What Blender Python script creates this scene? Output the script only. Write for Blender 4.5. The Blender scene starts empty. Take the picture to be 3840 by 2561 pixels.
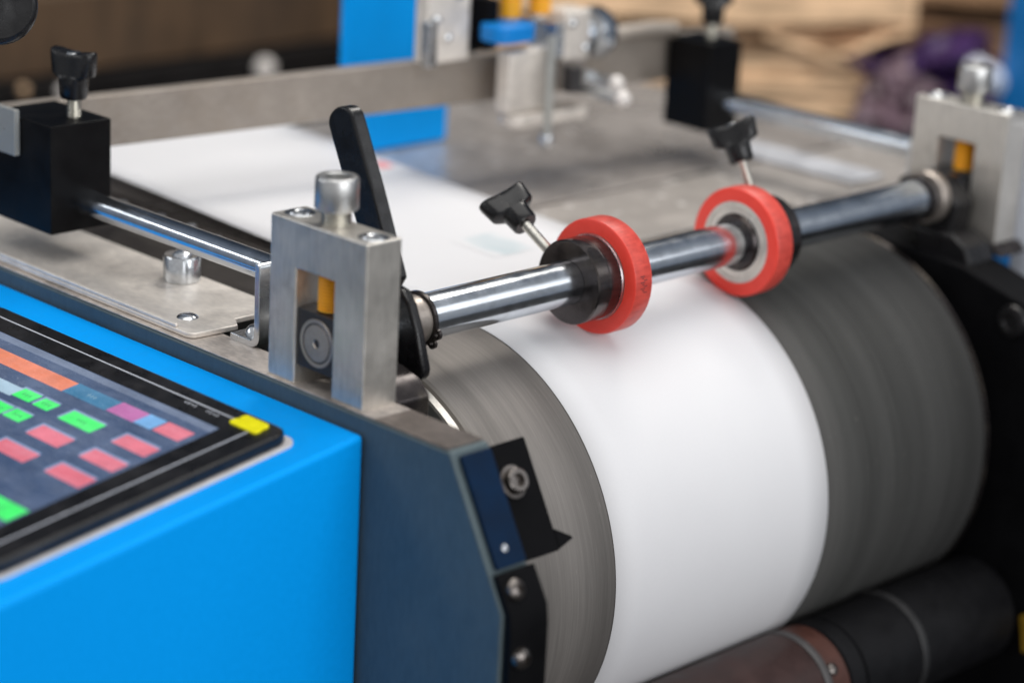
import bpy, bmesh, math, random
from mathutils import Vector, Matrix
random.seed(7)
S = 0.001                                   # everything below is written in millimetres
sc = bpy.context.scene
col = sc.collection
PI = math.pi
def R(a): return math.radians(a)

# ------------------------------------------------------------------ materials
def new_mat(name):
    m = bpy.data.materials.new(name); m.use_nodes = True
    nt = m.node_tree; b = nt.nodes['Principled BSDF']
    return m, nt, b
def N(nt, t, **k):
    n = nt.nodes.new(t)
    for a, v in k.items():
        if a in n.inputs: n.inputs[a].default_value = v
        else: setattr(n, a, v)
    return n
def coords(nt, scale=(1, 1, 1)):
    tc = N(nt, 'ShaderNodeTexCoord'); mp = N(nt, 'ShaderNodeMapping')
    mp.inputs['Scale'].default_value = scale
    nt.links.new(tc.outputs['Object'], mp.inputs['Vector'])
    return mp.outputs['Vector']
def noise(nt, vec, scale, detail=4, rough=.55):
    n = N(nt, 'ShaderNodeTexNoise'); n.inputs['Scale'].default_value = scale
    n.inputs['Detail'].default_value = detail; n.inputs['Roughness'].default_value = rough
    nt.links.new(vec, n.inputs['Vector']); return n.outputs['Fac']
def ramp(nt, fac, stops):
    r = N(nt, 'ShaderNodeValToRGB'); e = r.color_ramp.elements
    while len(e) < len(stops): e.new(.5)
    for i, (p, c) in enumerate(stops):
        e[i].position = p
        e[i].color = (c, c, c, 1) if isinstance(c, (int, float)) else (*c, 1)
    nt.links.new(fac, r.inputs['Fac']); return r.outputs['Color']
def mix(nt, fac, a, b, mode='MIX'):
    m = N(nt, 'ShaderNodeMixRGB'); m.blend_type = mode
    for sock, v in (('Fac', fac), ('Color1', a), ('Color2', b)):
        if hasattr(v, 'is_linked') or hasattr(v, 'links'): nt.links.new(v, m.inputs[sock])
        elif isinstance(v, (int, float)): m.inputs[sock].default_value = v if sock == 'Fac' else (v, v, v, 1)
        else: m.inputs[sock].default_value = (*v, 1)
    return m.outputs['Color']
def bump(nt, b, h, strength=.1, dist=.0005):
    n = N(nt, 'ShaderNodeBump'); n.inputs['Strength'].default_value = strength; n.inputs['Distance'].default_value = dist
    nt.links.new(h, n.inputs['Height']); nt.links.new(n.outputs['Normal'], b.inputs['Normal'])

def metal(name, c, rough=.35, metallic=1., grain=(1, 1, 1), gscale=900, mott=60, var=.25, rvar=.12, bmp=.05, dirt=None, dirt_amt=.0):
    """metal with a directional grain, cloudy mottling and optional dirt"""
    m, nt, b = new_mat(name)
    v = coords(nt); vg = coords(nt, grain)
    g = noise(nt, vg, gscale, 3); w = noise(nt, v, mott, 5, .6)
    f = mix(nt, .5, g, w)
    lo = tuple(x * (1 - var) for x in c); hi = tuple(min(1, x * (1 + var)) for x in c)
    colr = ramp(nt, f, [(.3, lo), (.7, hi)])
    if dirt:
        d = noise(nt, v, mott * .45, 7, .68)
        dm = ramp(nt, d, [(.5, 0.), (.72, dirt_amt)])
        colr = mix(nt, dm, colr, dirt)
    nt.links.new(colr, b.inputs['Base Color'])
    b.inputs['Metallic'].default_value = metallic
    rr = ramp(nt, w, [(.25, max(.03, rough - rvar)), (.75, rough + rvar)])
    nt.links.new(rr, b.inputs['Roughness'])
    if bmp: bump(nt, b, g, bmp, .0003)
    return m
def plastic(name, c, rough=.4, var=.12, scale=120, bmp=.04, spec=.5, coat=0., dust=0., dustc=(.35, .33, .3)):
    m, nt, b = new_mat(name)
    v = coords(nt); n = noise(nt, v, scale, 5, .6)
    lo = tuple(x * (1 - var) for x in c); hi = tuple(min(1, x * (1 + var)) for x in c)
    colr = ramp(nt, n, [(.3, lo), (.7, hi)])
    if dust:
        d = noise(nt, v, 1400, 2, .7); dm = ramp(nt, d, [(.62, 0.), (.72, dust)])
        colr = mix(nt, dm, colr, dustc)
        d2 = noise(nt, v, 35, 5, .65); dm2 = ramp(nt, d2, [(.5, 0.), (.8, dust * .5)])
        colr = mix(nt, dm2, colr, dustc)
    nt.links.new(colr, b.inputs['Base Color'])
    rr = ramp(nt, n, [(.3, max(.05, rough - .07)), (.7, rough + .1)])
    nt.links.new(rr, b.inputs['Roughness'])
    b.inputs['Specular IOR Level'].default_value = spec
    b.inputs['Coat Weight'].default_value = coat
    if bmp: bump(nt, b, noise(nt, v, 1500, 3), bmp, .0003)
    return m
def emit(name, c, s=1., rough=.12, base=.02):
    m, nt, b = new_mat(name)
    v = coords(nt); n = noise(nt, v, 90, 3)
    colr = ramp(nt, n, [(.3, tuple(x * .88 for x in c)), (.7, tuple(min(1, x * 1.1) for x in c))])
    nt.links.new(colr, b.inputs['Emission Color'])
    b.inputs['Emission Strength'].default_value = s*1.45
    d = noise(nt, coords(nt, (1, .35, 1)), 60, 6, .7); sp = noise(nt, coords(nt), 900, 2, .7)
    dust_glare = mix(nt, ramp(nt, sp, [(.64, 0.), (.72, .5)]), ramp(nt, d, [(.38, (base, base, base*1.3)), (.75, (.11, .12, .15))]), (.4, .42, .45))  # dust smears that also stand in for glare on the screen
    nt.links.new(dust_glare, b.inputs['Base Color'])
    nt.links.new(ramp(nt, d, [(.35, rough), (.75, rough + .25)]), b.inputs['Roughness'])
    return m

M = {}
M['blue'] = plastic('blue_paint', (.0, .345, .94), .5, .03, 300, .10, .08)
M['blue_far'] = plastic('blue_sheet_paint', (.0, .345, .94), .5, .04, 30, .02, .12)
M['blue_dark'] = plastic('navy_paint', (.001, .013, .04), .45, .2, 60, .02, .12)
M['frame'] = metal('blue_tinted_steel', (.085, .117, .130), .5, .35, (1, 1, .25), 500, 22, .18, .08, .05)  # bluish base carries the reflection of the blue console
M['frame_top'] = metal('scuffed_frame_top', (.58, .52, .47), .5, .4, (1, .3, 1), 600, 35, .35, .1, .06, (.05, .045, .05), .8)
M['stain'] = metal('oily_frame_top', (.16, .135, .12), .45, .5, (1, .3, 1), 600, 60, .35, .1, .06, (.02, .02, .022), .8)
M['steel'] = metal('ground_steel', (.70, .665, .61), .36, .82, (1, 1, .06), 900, 45, .2, .1, .03, (.24, .21, .18), .6)
M['sheet'] = metal('galvanised_sheet', (.86, .80, .73), .42, .45, (1, .5, 1), 300, 28, .16, .1, .03, (.25, .225, .21), .75)
M['bar'] = metal('dull_bar_steel', (.34, .30, .262), .46, .6, (.3, 1, 1), 500, 40, .16, .1, .03, (.30, .25, .2), .5)
M['chrome'] = metal('hard_chrome', (.66, .70, .75), .19, 1, (.2, 1, 1), 1500, 90, .10, .06, .03, (.35, .35, .34), .45)
M['zinc'] = metal('zinc_plated_steel', (.66, .68, .70), .24, 1, (1, 1, 1), 500, 60, .15, .1, .03)
M['thread'] = metal('zinc_thread', (.68, .66, .60), .3, 1, (1, 1, 1), 500, 60, .15, .1, .02)
M['bolt'] = metal('dark_oiled_bolt', (.16, .145, .135), .3, .95, (1, 1, 1), 700, 60, .3, .1, .03)
M['knurl'] = metal('knurled_zinc', (.60, .60, .59), .36, .95, (1, 1, 1), 900, 60, .15, .08, .03)
M['brushed'] = metal('machined_disc', (.42, .37, .33), .38, .8, (1, 1, 1), 700, 60, .15, .1, .03)
M['black'] = plastic('black_anodised', (.003, .003, .0036), .36, .25, 80, .03, .13, dust=.035)
M['black_gloss'] = plastic('black_moulded_plastic', (.006, .006, .007), .25, .25, 90, .06, .42, dust=.05)
M['black_cast'] = plastic('black_cast_metal', (.007, .0065, .0075), .28, .3, 60, .5, .45, dust=.05)
M['collar'] = metal('dusty_black_collar', (.085, .075, .075), .2, .85, (.1, 1, 1), 900, 90, .4, .1, .06, (.10, .085, .07), .8)
M['black_oxide'] = metal('black_oxide_steel', (.05, .043, .043), .25, .7, (1, 1, 1), 900, 70, .45, .12, .12, (.2, .17, .13), .5)
M['black_flat'] = plastic('black_housing', (.0035, .0035, .0042), .6, .3, 40, .05, .08)
M['slider'] = metal('dark_slider_steel', (.045, .042, .043), .42, .5, (1, 1, 1), 500, 60, .25, .1, .05)
m, nt, b = new_mat('red_polyurethane'); M['red'] = m
v = coords(nt); sx = N(nt, 'ShaderNodeSeparateXYZ'); nt.links.new(v, sx.inputs[0])
zz = N(nt, 'ShaderNodeMath', operation='SUBTRACT'); nt.links.new(sx.outputs['Z'], zz.inputs[0]); zz.inputs[1].default_value = .033
cx = N(nt, 'ShaderNodeCombineXYZ'); nt.links.new(sx.outputs['Y'], cx.inputs['Y']); nt.links.new(zz.outputs[0], cx.inputs['Z'])
ln = N(nt, 'ShaderNodeVectorMath', operation='LENGTH'); nt.links.new(cx.outputs[0], ln.inputs[0])
tread = N(nt, 'ShaderNodeMapRange'); tread.inputs['From Min'].default_value = .0324; tread.inputs['From Max'].default_value = .0329; nt.links.new(ln.outputs['Value'], tread.inputs['Value'])
n1 = noise(nt, v, 140, 6, .7); n2 = noise(nt, coords(nt, (.15, 1, 1)), 500, 4, .7)
face = ramp(nt, n1, [(.3, (.84, .052, .034)), (.7, (.92, .068, .044))])
worn = ramp(nt, mix(nt, .5, n1, n2), [(.34, (.44, .04, .03)), (.60, (.70, .085, .062))])
nt.links.new(mix(nt, tread.outputs[0], face, worn), b.inputs['Base Color'])
nt.links.new(ramp(nt, n1, [(.3, .34), (.7, .52)]), b.inputs['Roughness']); bump(nt, b, n2, .15, .0003)
M['yellow_spring'] = plastic('yellow_spring_paint', (.98, .46, .015), .42, .08, 120, .02)
M['orange_cyl'] = plastic('orange_anodised', (.85, .38, .01), .35, .08, 120, .02)
M['yellow'] = plastic('yellow_vinyl', (.93, .86, .0), .4, .06, 140, .04)
M['gasket'] = plastic('pale_gasket', (.62, .60, .60), .6, .08, 200, .1)
M['line'] = plastic('pale_overlay_edge', (.62, .65, .72), .35, .1, 200, .0)
M['bezel'] = plastic('black_bezel', (.008, .0078, .009), .30, .2, 90, .05, .4, dust=.22, dustc=(.22, .21, .22))
M['ink'] = plastic('dark_ink', (.03, .03, .035), .6, .2, 300, 0)
M['bedmetal'] = metal('machine_bed_steel', (.60, .55, .51), .30, .6, (.3, 1, 1), 200, 16, .28, .1, .02, (.17, .145, .13), .6)
M['bedlight'] = metal('bright_bed_plate', (.52, .48, .445), .40, .5, (1, .4, 1), 200, 18, .15, .1, .02, (.3, .28, .26), .5)
M['rail'] = plastic('dark_rail', (.030, .025, .022), .5, .3, 50, .05, .35, dust=.1)
M['brownroll'] = plastic('brown_rubber', (.036, .017, .015), .38, .3, 60, .04, .35, dust=.05)
M['rust'] = plastic('rust_red_rubber', (.060, .019, .012), .5, .25, 80, .06)
M['blackroll'] = plastic('black_rubber', (.0055, .0055, .0065), .5, .25, 60, .05, .18)
M['greyring'] = plastic('grey_ring', (.062, .058, .058), .45, .2, 80, .03)
M['darkring'] = plastic('dark_grey_ring', (.018, .018, .019), .5, .2, 80, .03)
M['chip'] = plastic('dull_yellow_chip', (.22, .13, .008), .5, .2, 80, .03)
M['woodbeam'] = metal('brown_grimy_beam', (.085, .05, .026), .6, .1, (1, 1, .12), 45, 10, .55, .1, .1, (.02, .015, .012), .6)
M['darkmach'] = plastic('dark_machine_paint', (.009, .008, .008), .6, .4, 20, .1, .15)
M['glint_white'] = plastic('white_glint', (.75, .71, .68), .4, .05, 200, 0)  # white stands in for glints on chrome ends and screw heads
def layered(name, c):
    m, nt, b = new_mat(name)
    e = noise(nt, coords(nt, (.04, .04, 1)), 210, 4, .65); w = noise(nt, coords(nt), 22, 5, .6)
    lay = ramp(nt, e, [(.36, tuple(x*.22 for x in c)), (.47, tuple(x*.8 for x in c)), (.62, c)])
    nt.links.new(mix(nt, 1., lay, ramp(nt, w, [(.3, .78), (.7, 1.1)]), 'MULTIPLY'), b.inputs['Base Color'])
    b.inputs['Roughness'].default_value = .85; bump(nt, b, e, .4, .002); return m
M['card'] = layered('kraft_cardboard', (.88, .60, .37))
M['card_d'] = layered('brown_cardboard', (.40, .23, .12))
M['purple'] = plastic('purple_film', (.050, .022, .10), .35, .5, 18, .3, .5)
M['mauve'] = plastic('mauve_film', (.12, .075, .095), .4, .45, 18, .3, .5)
M['pale'] = plastic('pale_blue_reflection', (.70, .74, .82), .35, .05, 60, 0)
M['capblue'] = plastic('deep_blue_cap', (.0, .20, .60), .4, .1, 30, .02, .3)
M['glare_pale'] = plastic('deck_glare', (.46, .47, .50), .4, .3, 30, .02)
M['postblue'] = plastic('blue_post_paint', (.0, .12, .36), .45, .1, 30, .02)
M['floor'] = plastic('dark_floor', (.04, .038, .036), .7, .3, 4, .1)
M['wall'] = plastic('dark_wall', (.02, .016, .013), .8, .3, 3, .1)

# clear tab
m, nt, b = new_mat('frosted_tab'); M['tab'] = m
b.inputs['Base Color'].default_value = (.55, .56, .54, 1); b.inputs['Roughness'].default_value = .35
b.inputs['Transmission Weight'].default_value = .55
rr = ramp(nt, noise(nt, coords(nt), 150, 4), [(.3, .25), (.7, .5)]); nt.links.new(rr, b.inputs['Roughness'])

# paper: almost uniform white sheet with faint ghost print
m, nt, b = new_mat('white_paper'); M['paper'] = m
v = coords(nt)
n1 = noise(nt, v, 9, 3); n2 = noise(nt, v, 700, 2)
c1 = ramp(nt, n1, [(.3, (.725, .72, .735)), (.7, (.765, .762, .775))])
c2 = mix(nt, .03, c1, n2)
nt.links.new(c2, b.inputs['Base Color']); b.inputs['Roughness'].default_value = .55
b.inputs['Specular IOR Level'].default_value = .3
m, nt, b = new_mat('ghost_print'); M['ghost'] = m
v = coords(nt, (1, .35, 1)); n1 = noise(nt, v, 55, 2, .5)
c1 = ramp(nt, n1, [(.42, (.75, .75, .765)), (.75, (.52, .60, .63))])
nt.links.new(c1, b.inputs['Base Color']); b.inputs['Roughness'].default_value = .55
M['redprint'] = plastic('pink_print', (.85, .32, .32), .55, .1, 80, 0, .3)

# drum: fine circumferential machining, banding along its length
m, nt, b = new_mat('machined_drum'); M['drum'] = m
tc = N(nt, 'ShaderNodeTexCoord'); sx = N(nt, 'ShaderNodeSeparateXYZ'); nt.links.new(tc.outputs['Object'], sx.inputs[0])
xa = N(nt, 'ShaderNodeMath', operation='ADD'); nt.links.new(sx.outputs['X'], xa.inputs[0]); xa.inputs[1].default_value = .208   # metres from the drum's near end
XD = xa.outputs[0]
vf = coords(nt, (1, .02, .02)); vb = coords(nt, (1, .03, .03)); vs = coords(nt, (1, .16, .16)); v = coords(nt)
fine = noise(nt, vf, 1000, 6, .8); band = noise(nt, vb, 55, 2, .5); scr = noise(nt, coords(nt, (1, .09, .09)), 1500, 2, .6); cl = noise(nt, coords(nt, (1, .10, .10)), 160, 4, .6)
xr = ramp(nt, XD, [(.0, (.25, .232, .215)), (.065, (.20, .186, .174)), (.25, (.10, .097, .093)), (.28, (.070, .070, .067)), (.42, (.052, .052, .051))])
g = mix(nt, .35, fine, band)
gg = ramp(nt, g, [(.3, .72), (.7, 1.2)])
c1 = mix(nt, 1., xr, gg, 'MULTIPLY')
bb = ramp(nt, band, [(.36, .90), (.64, 1.05)])
c1 = mix(nt, 1., c1, bb, 'MULTIPLY')
sm = ramp(nt, scr, [(.70, 0.), (.80, .3)])
c1 = mix(nt, sm, c1, (.55, .52, .48))
st = ramp(nt, cl, [(.55, 0.), (.8, .16)])
c1 = mix(nt, st, c1, (.09, .085, .08))
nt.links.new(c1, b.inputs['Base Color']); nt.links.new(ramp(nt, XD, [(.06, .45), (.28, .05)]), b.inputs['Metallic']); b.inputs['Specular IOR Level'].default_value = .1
rr = ramp(nt, mix(nt, .5, fine, cl), [(.3, .42), (.7, .56)])
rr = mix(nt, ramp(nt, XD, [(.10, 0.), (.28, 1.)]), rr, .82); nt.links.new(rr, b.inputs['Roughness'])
bump(nt, b, fine, .10, .0002)
for key in ('bedmetal', 'bedlight'):        # bright flecks painted in for blurred glints on the bed plates
    nt = M[key].node_tree; b = nt.nodes['Principled BSDF']
    src = b.inputs['Base Color'].links[0].from_socket
    vo = N(nt, 'ShaderNodeTexVoronoi'); vo.inputs['Scale'].default_value = 60; vo.inputs['Randomness'].default_value = 1
    nt.links.new(coords(nt), vo.inputs['Vector'])
    dm = ramp(nt, vo.outputs['Distance'], [(.17, 1.), (.22, 0.)])
    sel = ramp(nt, noise(nt, coords(nt), 30, 2), [(.47, 0.), (.54, 1.)])
    nt.links.new(mix(nt, mix(nt, 1., dm, sel, 'MULTIPLY'), src, (.9, .86, .82)), b.inputs['Base Color'])

# ------------------------------------------------------------------ geometry helpers
def V(*a): return Vector(a)
class MB:
    def __init__(s): s.bm = bmesh.new()
    def box(s, x0, x1, y0, y1, z0, z1):
        vs = [s.bm.verts.new(p) for p in ((x0,y0,z0),(x1,y0,z0),(x1,y1,z0),(x0,y1,z0),(x0,y0,z1),(x1,y0,z1),(x1,y1,z1),(x0,y1,z1))]
        for f in ((0,3,2,1),(4,5,6,7),(0,1,5,4),(1,2,6,5),(2,3,7,6),(3,0,4,7)): s.bm.faces.new([vs[i] for i in f])
        return s
    def prism(s, pts, fn, t0, t1):
        """pts: 2-D outline, fn(a,b,t) -> 3-D"""
        A = [s.bm.verts.new(fn(a, b_, t0)) for a, b_ in pts]; B = [s.bm.verts.new(fn(a, b_, t1)) for a, b_ in pts]
        n = len(pts)
        s.bm.faces.new(A); s.bm.faces.new(B[::-1])
        for i in range(n): s.bm.faces.new((A[(i+1) % n], A[i], B[i], B[(i+1) % n]))
        return s
    def lathe(s, o, d, prof, seg=48, closed=False, a0=0, a1=2*PI):
        """prof: [(t, r)...] along direction d from o"""
        o = Vector(o); d = Vector(d).normalized()
        h = Vector((0, 0, 1)) if abs(d.z) < .9 else Vector((1, 0, 0))
        u = d.cross(h).normalized(); w = d.cross(u)
        rings = []
        for t, r in prof:
            if r < 1e-6: rings.append([s.bm.verts.new(o + d*t)])
            else: rings.append([s.bm.verts.new(o + d*t + (u*math.cos(2*PI*k/seg) + w*math.sin(2*PI*k/seg))*r) for k in range(seg)])
        pairs = list(zip(rings, rings[1:])) + ([(rings[-1], rings[0])] if closed else [])
        for a, b_ in pairs:
            for k in range(seg):
                k2 = (k+1) % seg
                if len(a) == 1 and len(b_) == 1: continue
                if len(a) == 1: s.bm.faces.new((a[0], b_[k], b_[k2]))
                elif len(b_) == 1: s.bm.faces.new((a[k], b_[0], a[k2]))
                else: s.bm.faces.new((a[k], b_[k], b_[k2], a[k2]))
        return s
    def cyl(s, p0, p1, r, seg=40):
        L = (Vector(p1) - Vector(p0)).length
        c = min(r*.12, .8)
        return s.lathe(p0, Vector(p1) - Vector(p0), [(0, 0), (0, r-c), (c, r), (L-c, r), (L, r-c), (L, 0)], seg)
    def tube(s, pts, r, seg=10):
        rings = []
        for i, p in enumerate(pts):
            p = Vector(p); a = Vector(pts[max(0, i-1)]); b_ = Vector(pts[min(len(pts)-1, i+1)])
            d = (b_ - a).normalized(); h = Vector((0, 0, 1)) if abs(d.z) < .95 else Vector((1, 0, 0))
            u = d.cross(h).normalized(); w = d.cross(u)
            rings.append([s.bm.verts.new(p + (u*math.cos(2*PI*k/seg) + w*math.sin(2*PI*k/seg))*r) for k in range(seg)])
        for a, b_ in zip(rings, rings[1:]):
            for k in range(seg): s.bm.faces.new((a[k], b_[k], b_[(k+1) % seg], a[(k+1) % seg]))
        s.bm.faces.new(rings[0]); s.bm.faces.new(rings[-1][::-1])
        return s
    def build(s, name, mat, parent=None, bevel=0., seg=2, angle=35, xf=None):
        if xf:
            for v_ in s.bm.verts: v_.co = xf(v_.co)
        bmesh.ops.recalc_face_normals(s.bm, faces=s.bm.faces[:])
        base = Vector((0, 0, 0)); p = parent
        while p is not None: base += Vector(p.location); p = p.parent
        if parent is None:
            lo = Vector([min(v_.co[i] for v_ in s.bm.verts) for i in range(3)]); hi = Vector([max(v_.co[i] for v_ in s.bm.verts) for i in range(3)])
            org = Vector(((lo.x+hi.x)/2, (lo.y+hi.y)/2, lo.z))*S
        else: org = base
        for v_ in s.bm.verts: v_.co = v_.co*S - org
        me = bpy.data.meshes.new(name); s.bm.to_mesh(me); s.bm.free()
        for f in me.polygons: f.use_smooth = True
        me.set_sharp_from_angle(angle=R(angle))
        me.materials.append(mat if not isinstance(mat, str) else M[mat])
        o = bpy.data.objects.new(name, me); col.objects.link(o)
        if parent is None: o.location = org
        else: o.parent = parent
        if bevel:
            md = o.modifiers.new('bevel', 'BEVEL'); md.width = bevel*S; md.segments = seg; md.limit_method = 'ANGLE'; md.angle_limit = R(40); md.harden_normals = True
        return o
def thing(name, base, label, cat, group=None):
    o = bpy.data.objects.new(name, None); col.objects.link(o); o.location = Vector(base)*S
    o.empty_display_size = .01
    return tag(o, label, cat, group)
def tag(o, label, cat, group=None):
    o['label'] = label; o['category'] = cat
    if group: o['group'] = group
    return o
def structure(o): o['kind'] = 'structure'; return o
YZ = lambda x0: (lambda a, b, t: (t, a, b))
XZ = lambda a, b, t: (a, t, b)
XY = lambda a, b, t: (a, b, t)
YZf = lambda a, b, t: (t, a, b)
def rrect(x0, x1, y0, y1, r, n=6):
    o = []
    for cx, cy, a in ((x1-r, y1-r, 0), (x0+r, y1-r, 90), (x0+r, y0+r, 180), (x1-r, y0+r, 270)):
        for k in range(n+1):
            t = R(a + 90*k/n); o.append((cx + r*math.cos(t), cy + r*math.sin(t)))
    return o
def threaded(mb, p0, p1, r, pitch=1.5, seg=28):
    d = Vector(p1) - Vector(p0); L = d.length; n = max(2, int(L/pitch)); prof = [(0, 0), (0, r*.86)]
    for i in range(n):
        prof += [((i+.25)*L/n, r), ((i+.45)*L/n, r), ((i+.75)*L/n, r*.86)]
    prof += [(L, r*.86), (L, 0)]
    return mb.lathe(p0, d, prof, seg)

# ------------------------------------------------------------------ operator-side frame
fr = thing('side_frame', (-72, 100, -300), 'dark steel side plate tinted with reflected blue, with chamfered front edge between blue console and roller', 'machine frame')
prof = [(485, -25), (-107, -25), (-147, -95), (-149, -420), (485, -420)]
MB().prism(prof, YZf, -85, -59).build('side_plate', 'frame', fr, 1.6)
MB().box(-84, -59.5, -52, 483, -25, -24.2).build('top_face', 'frame_top', fr, .3)
MB().box(-84, -59.5, -104, -52.2, -25, -24.3).build('stained_top', 'stain', fr, .3)
# strip on the chamfer, in chamfer coordinates: along a (down the slope), out h
ca = Vector((0, -40, -70)).normalized(); cn = Vector((0, -70, 40)).normalized(); co = Vector((0, -107, -25))
def CH(x, a, h): return Vector((x, 0, 0)) + co + ca*a + cn*h
o = MB().prism(rrect(-81, -61.5, 3, 60, 1.5), lambda a, b, t: CH(a, b, t), .2, 3).build('chamfer_strip', 'blue_dark', fr, .7)
o['label'] = 'glossy navy strip on the chamfer'
s = MB().lathe(CH(-73, 51, 3), cn, [(0, 2.2), (.8, 1.9), (1.3, 0)], 20).build('screw', 'zinc', fr)
gp = thing('guard_plate', (-72, -150, -300), 'black front guard plate with two bolts below the navy strip', 'guard plate')
g0 = CH(0, 62, .4); g1 = CH(0, 62, 3.6); g2 = CH(0, 82, 3.6)
MB().prism([(g0.y, g0.z), (g1.y, g1.z), (g2.y - .5, g2.z), (-152.6, -104), (-155.2, -420), (-150.8, -420), (-147.9, -96)], YZf, -83.5, -58).build('plate', 'black_flat', gp, .6)
for c_, d_ in ((CH(-76, 71, 3.6), cn), (Vector((-77, -152.8, -117)), Vector((0, -1, 0)))):
    MB().lathe(c_, d_, [(0, 5.5), (2.6, 5.2), (4.2, 3.6), (4.6, 2.2), (2.5, 1.9), (2.5, 0)], 28).build('bolt', 'bolt', gp)
# black angle bracket inboard of the frame, in front of the roller
ab = thing('angle_bracket', (-40, -100, -95), 'black angle bracket with socket bolt and pointed foot in front of the grey roller', 'bracket')
MB().prism(rrect(-58.7, -22, 2, 61, 1), lambda a, b, t: CH(a, b, t), -19, -15).build('plate', 'black_flat', ab, .6)
MB().prism([(-22.2, 50), (-22.2, 60.5), (-11.5, 57.5), (-12.5, 56)], lambda a, b, t: CH(a, b, t), -18.8, -14.6).build('foot', 'black_flat', ab, .5)
w = MB().lathe(CH(-39, 22, -15), cn, [(0, 0), (0, 8.5), (1.2, 8.5), (1.4, 6.6), (5, 6.4), (5.6, 5.6), (5.6, 3.4), (3, 3.2), (3, 0)], 36).build('socket_bolt', 'bolt', ab)

# blue console
cs = thing('console_housing', (-190, 190, -420), 'bright blue painted console housing with sloped top holding the touch panel', 'console')
tl = R(8.7)
U = Vector((-math.cos(tl), 0, -math.sin(tl))); NN = Vector((-math.sin(tl), 0, math.cos(tl))); HO = Vector((-85, -47, -33.3))
def H(u, v, h): return HO + U*u + Vector((0, v, 0)) + NN*h
p1 = H(235, 0, 0)
b_ = MB(); outline = [(-85.6, -33.4), (p1.x, p1.z), (p1.x - 12, -420), (-85.6, -420)]
b_.prism(outline, XZ, -47, 430).build('body', 'blue', cs, 3.0, 4)

# touch panel
hp = thing('control_panel', H(118, 143, 0), 'black framed touch panel with lit coloured buttons on blue console', 'touch panel')
def Hx(a, b, t): return H(a, b, t)
MB().prism(rrect(27.5, 207, 17.5, 276, 8), Hx, -.5, 1.3).build('gasket', 'gasket', hp, .4)
MB().prism(rrect(30.5, 205, 20, 274, 8), Hx, 1.1, 8).build('bezel', 'bezel', hp, 2.0, 4)
mb = MB()
u0, u1, v0, v1 = 40, 194, 35, 258
for a0, a1, c0, c1 in ((u0, u0+.7, v0, v1), (u1, u1+.7, v0, v1), (u0, u1+.7, v0-.7, v0), (u0, u1+.7, v1, v1+.7)):
    mb.prism([(a0, c0), (a1, c0), (a1, c1), (a0, c1)], Hx, 7.95, 8.25)
mb.build('overlay_edge', 'line', hp)
sc_ = MB().prism(rrect(52, 182, 48.6, 244, .8), Hx, 7.9, 8.15).build('screen', emit('screen_backlight', (.032, .058, .118), .85), hp)
E_ = dict(or_=emit('lit_orange', (.60, .17, .085), .85), gr=emit('lit_green', (.035, .66, .11), .9), rd=emit('lit_rose', (.56, .125, .165), .85),
          mg=emit('lit_violet', (.38, .11, .29), .85), lb=emit('lit_sky', (.13, .32, .58), .85), db=emit('lit_teal', (.035, .15, .27), .85),
          gy=emit('lit_pale', (.32, .45, .55), .8), gl=emit('lit_edge', (.20, .28, .45), .75), tx=emit('lit_text', (.02, .25, .08), .6), tw=emit('lit_glyph', (.22, .36, .45), .7), st=emit('lit_strip', (.12, .155, .23), .8))
def button(m, a0, a1, c0, c1, edge=True, glyph='tx'):
    nm = 'touch_button'
    b1 = MB().prism([(a0, c0), (a1, c0), (a1, c1), (a0, c1)], Hx, 8.17, 8.32).build(nm, E_[m], sc_)
    if edge:
        MB().prism([(a0-1.6, c0+.6), (a0-.1, c0+.6), (a0-.1, c1+2), (a0-1.6, c1+2)], Hx, 8.17, 8.25).prism([(a0-.1, c1+.1), (a1-.8, c1+.1), (a1-.8, c1+2), (a0-.1, c1+2)], Hx, 8.17, 8.25).build('button_edge', E_['gl'], sc_)
    if glyph:
        mb = MB(); cu, cv = (a0+a1)/2, (c0+c1)/2
        for k in range(-1, 2):
            vv = cv + k*2.6
            mb.prism([(cu-1.4, vv-.25), (cu+1.4, vv-.25), (cu+1.4, vv+.25), (cu-1.4, vv+.25)], Hx, 8.33, 8.36)
            mb.prism([(cu-.2, vv-.9), (cu+.2, vv-.9), (cu+.2, vv+.9), (cu-.2, vv+.9)], Hx, 8.36, 8.38)
        mb.build('button_glyph', E_[glyph], sc_)
MB().prism([(52.4, 49), (57.5, 49), (57.5, 243), (52.4, 243)], Hx, 8.16, 8.2).build('status_strip', E_['st'], sc_)
button('or_', 65, 76, 148, 242, False, None)
button('db', 64.6, 75.6, 111, 147.8, False, 'tw')
button('mg', 64, 75, 88.8, 110.8, False, None)
button('lb', 63.6, 74.6, 75.2, 88.6, False, None)
button('rd', 63.4, 74, 53.5, 73.8, False, None)
button('gy', 87, 96.3, 165, 188, False, None)
button('gr', 86, 94.8, 150.2, 165); button('gr', 86.4, 94.8, 134, 146.6)
button('gr', 102.8, 111.6, 134.4, 148.4); button('gr', 103, 112, 150.6, 165)
button('gr', 85.8, 96, 96, 122.6)
button('rd', 105.4, 116, 95, 121.4, True, None); button('rd', 126.2, 136.2, 94.8, 123.6, True, None)
button('rd', 85.2, 95, 53, 79, True, None); button('rd', 104.8, 114.6, 52, 78.6, True, None); button('rd', 124.2, 134.8, 51, 78.6, True, None)
button('gr', 163.4, 176, 49.8, 80, False)
button('rd', 126.2, 136.2, 140, 168, True, None); button('gy', 150, 158, 100, 130, False, None)
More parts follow.
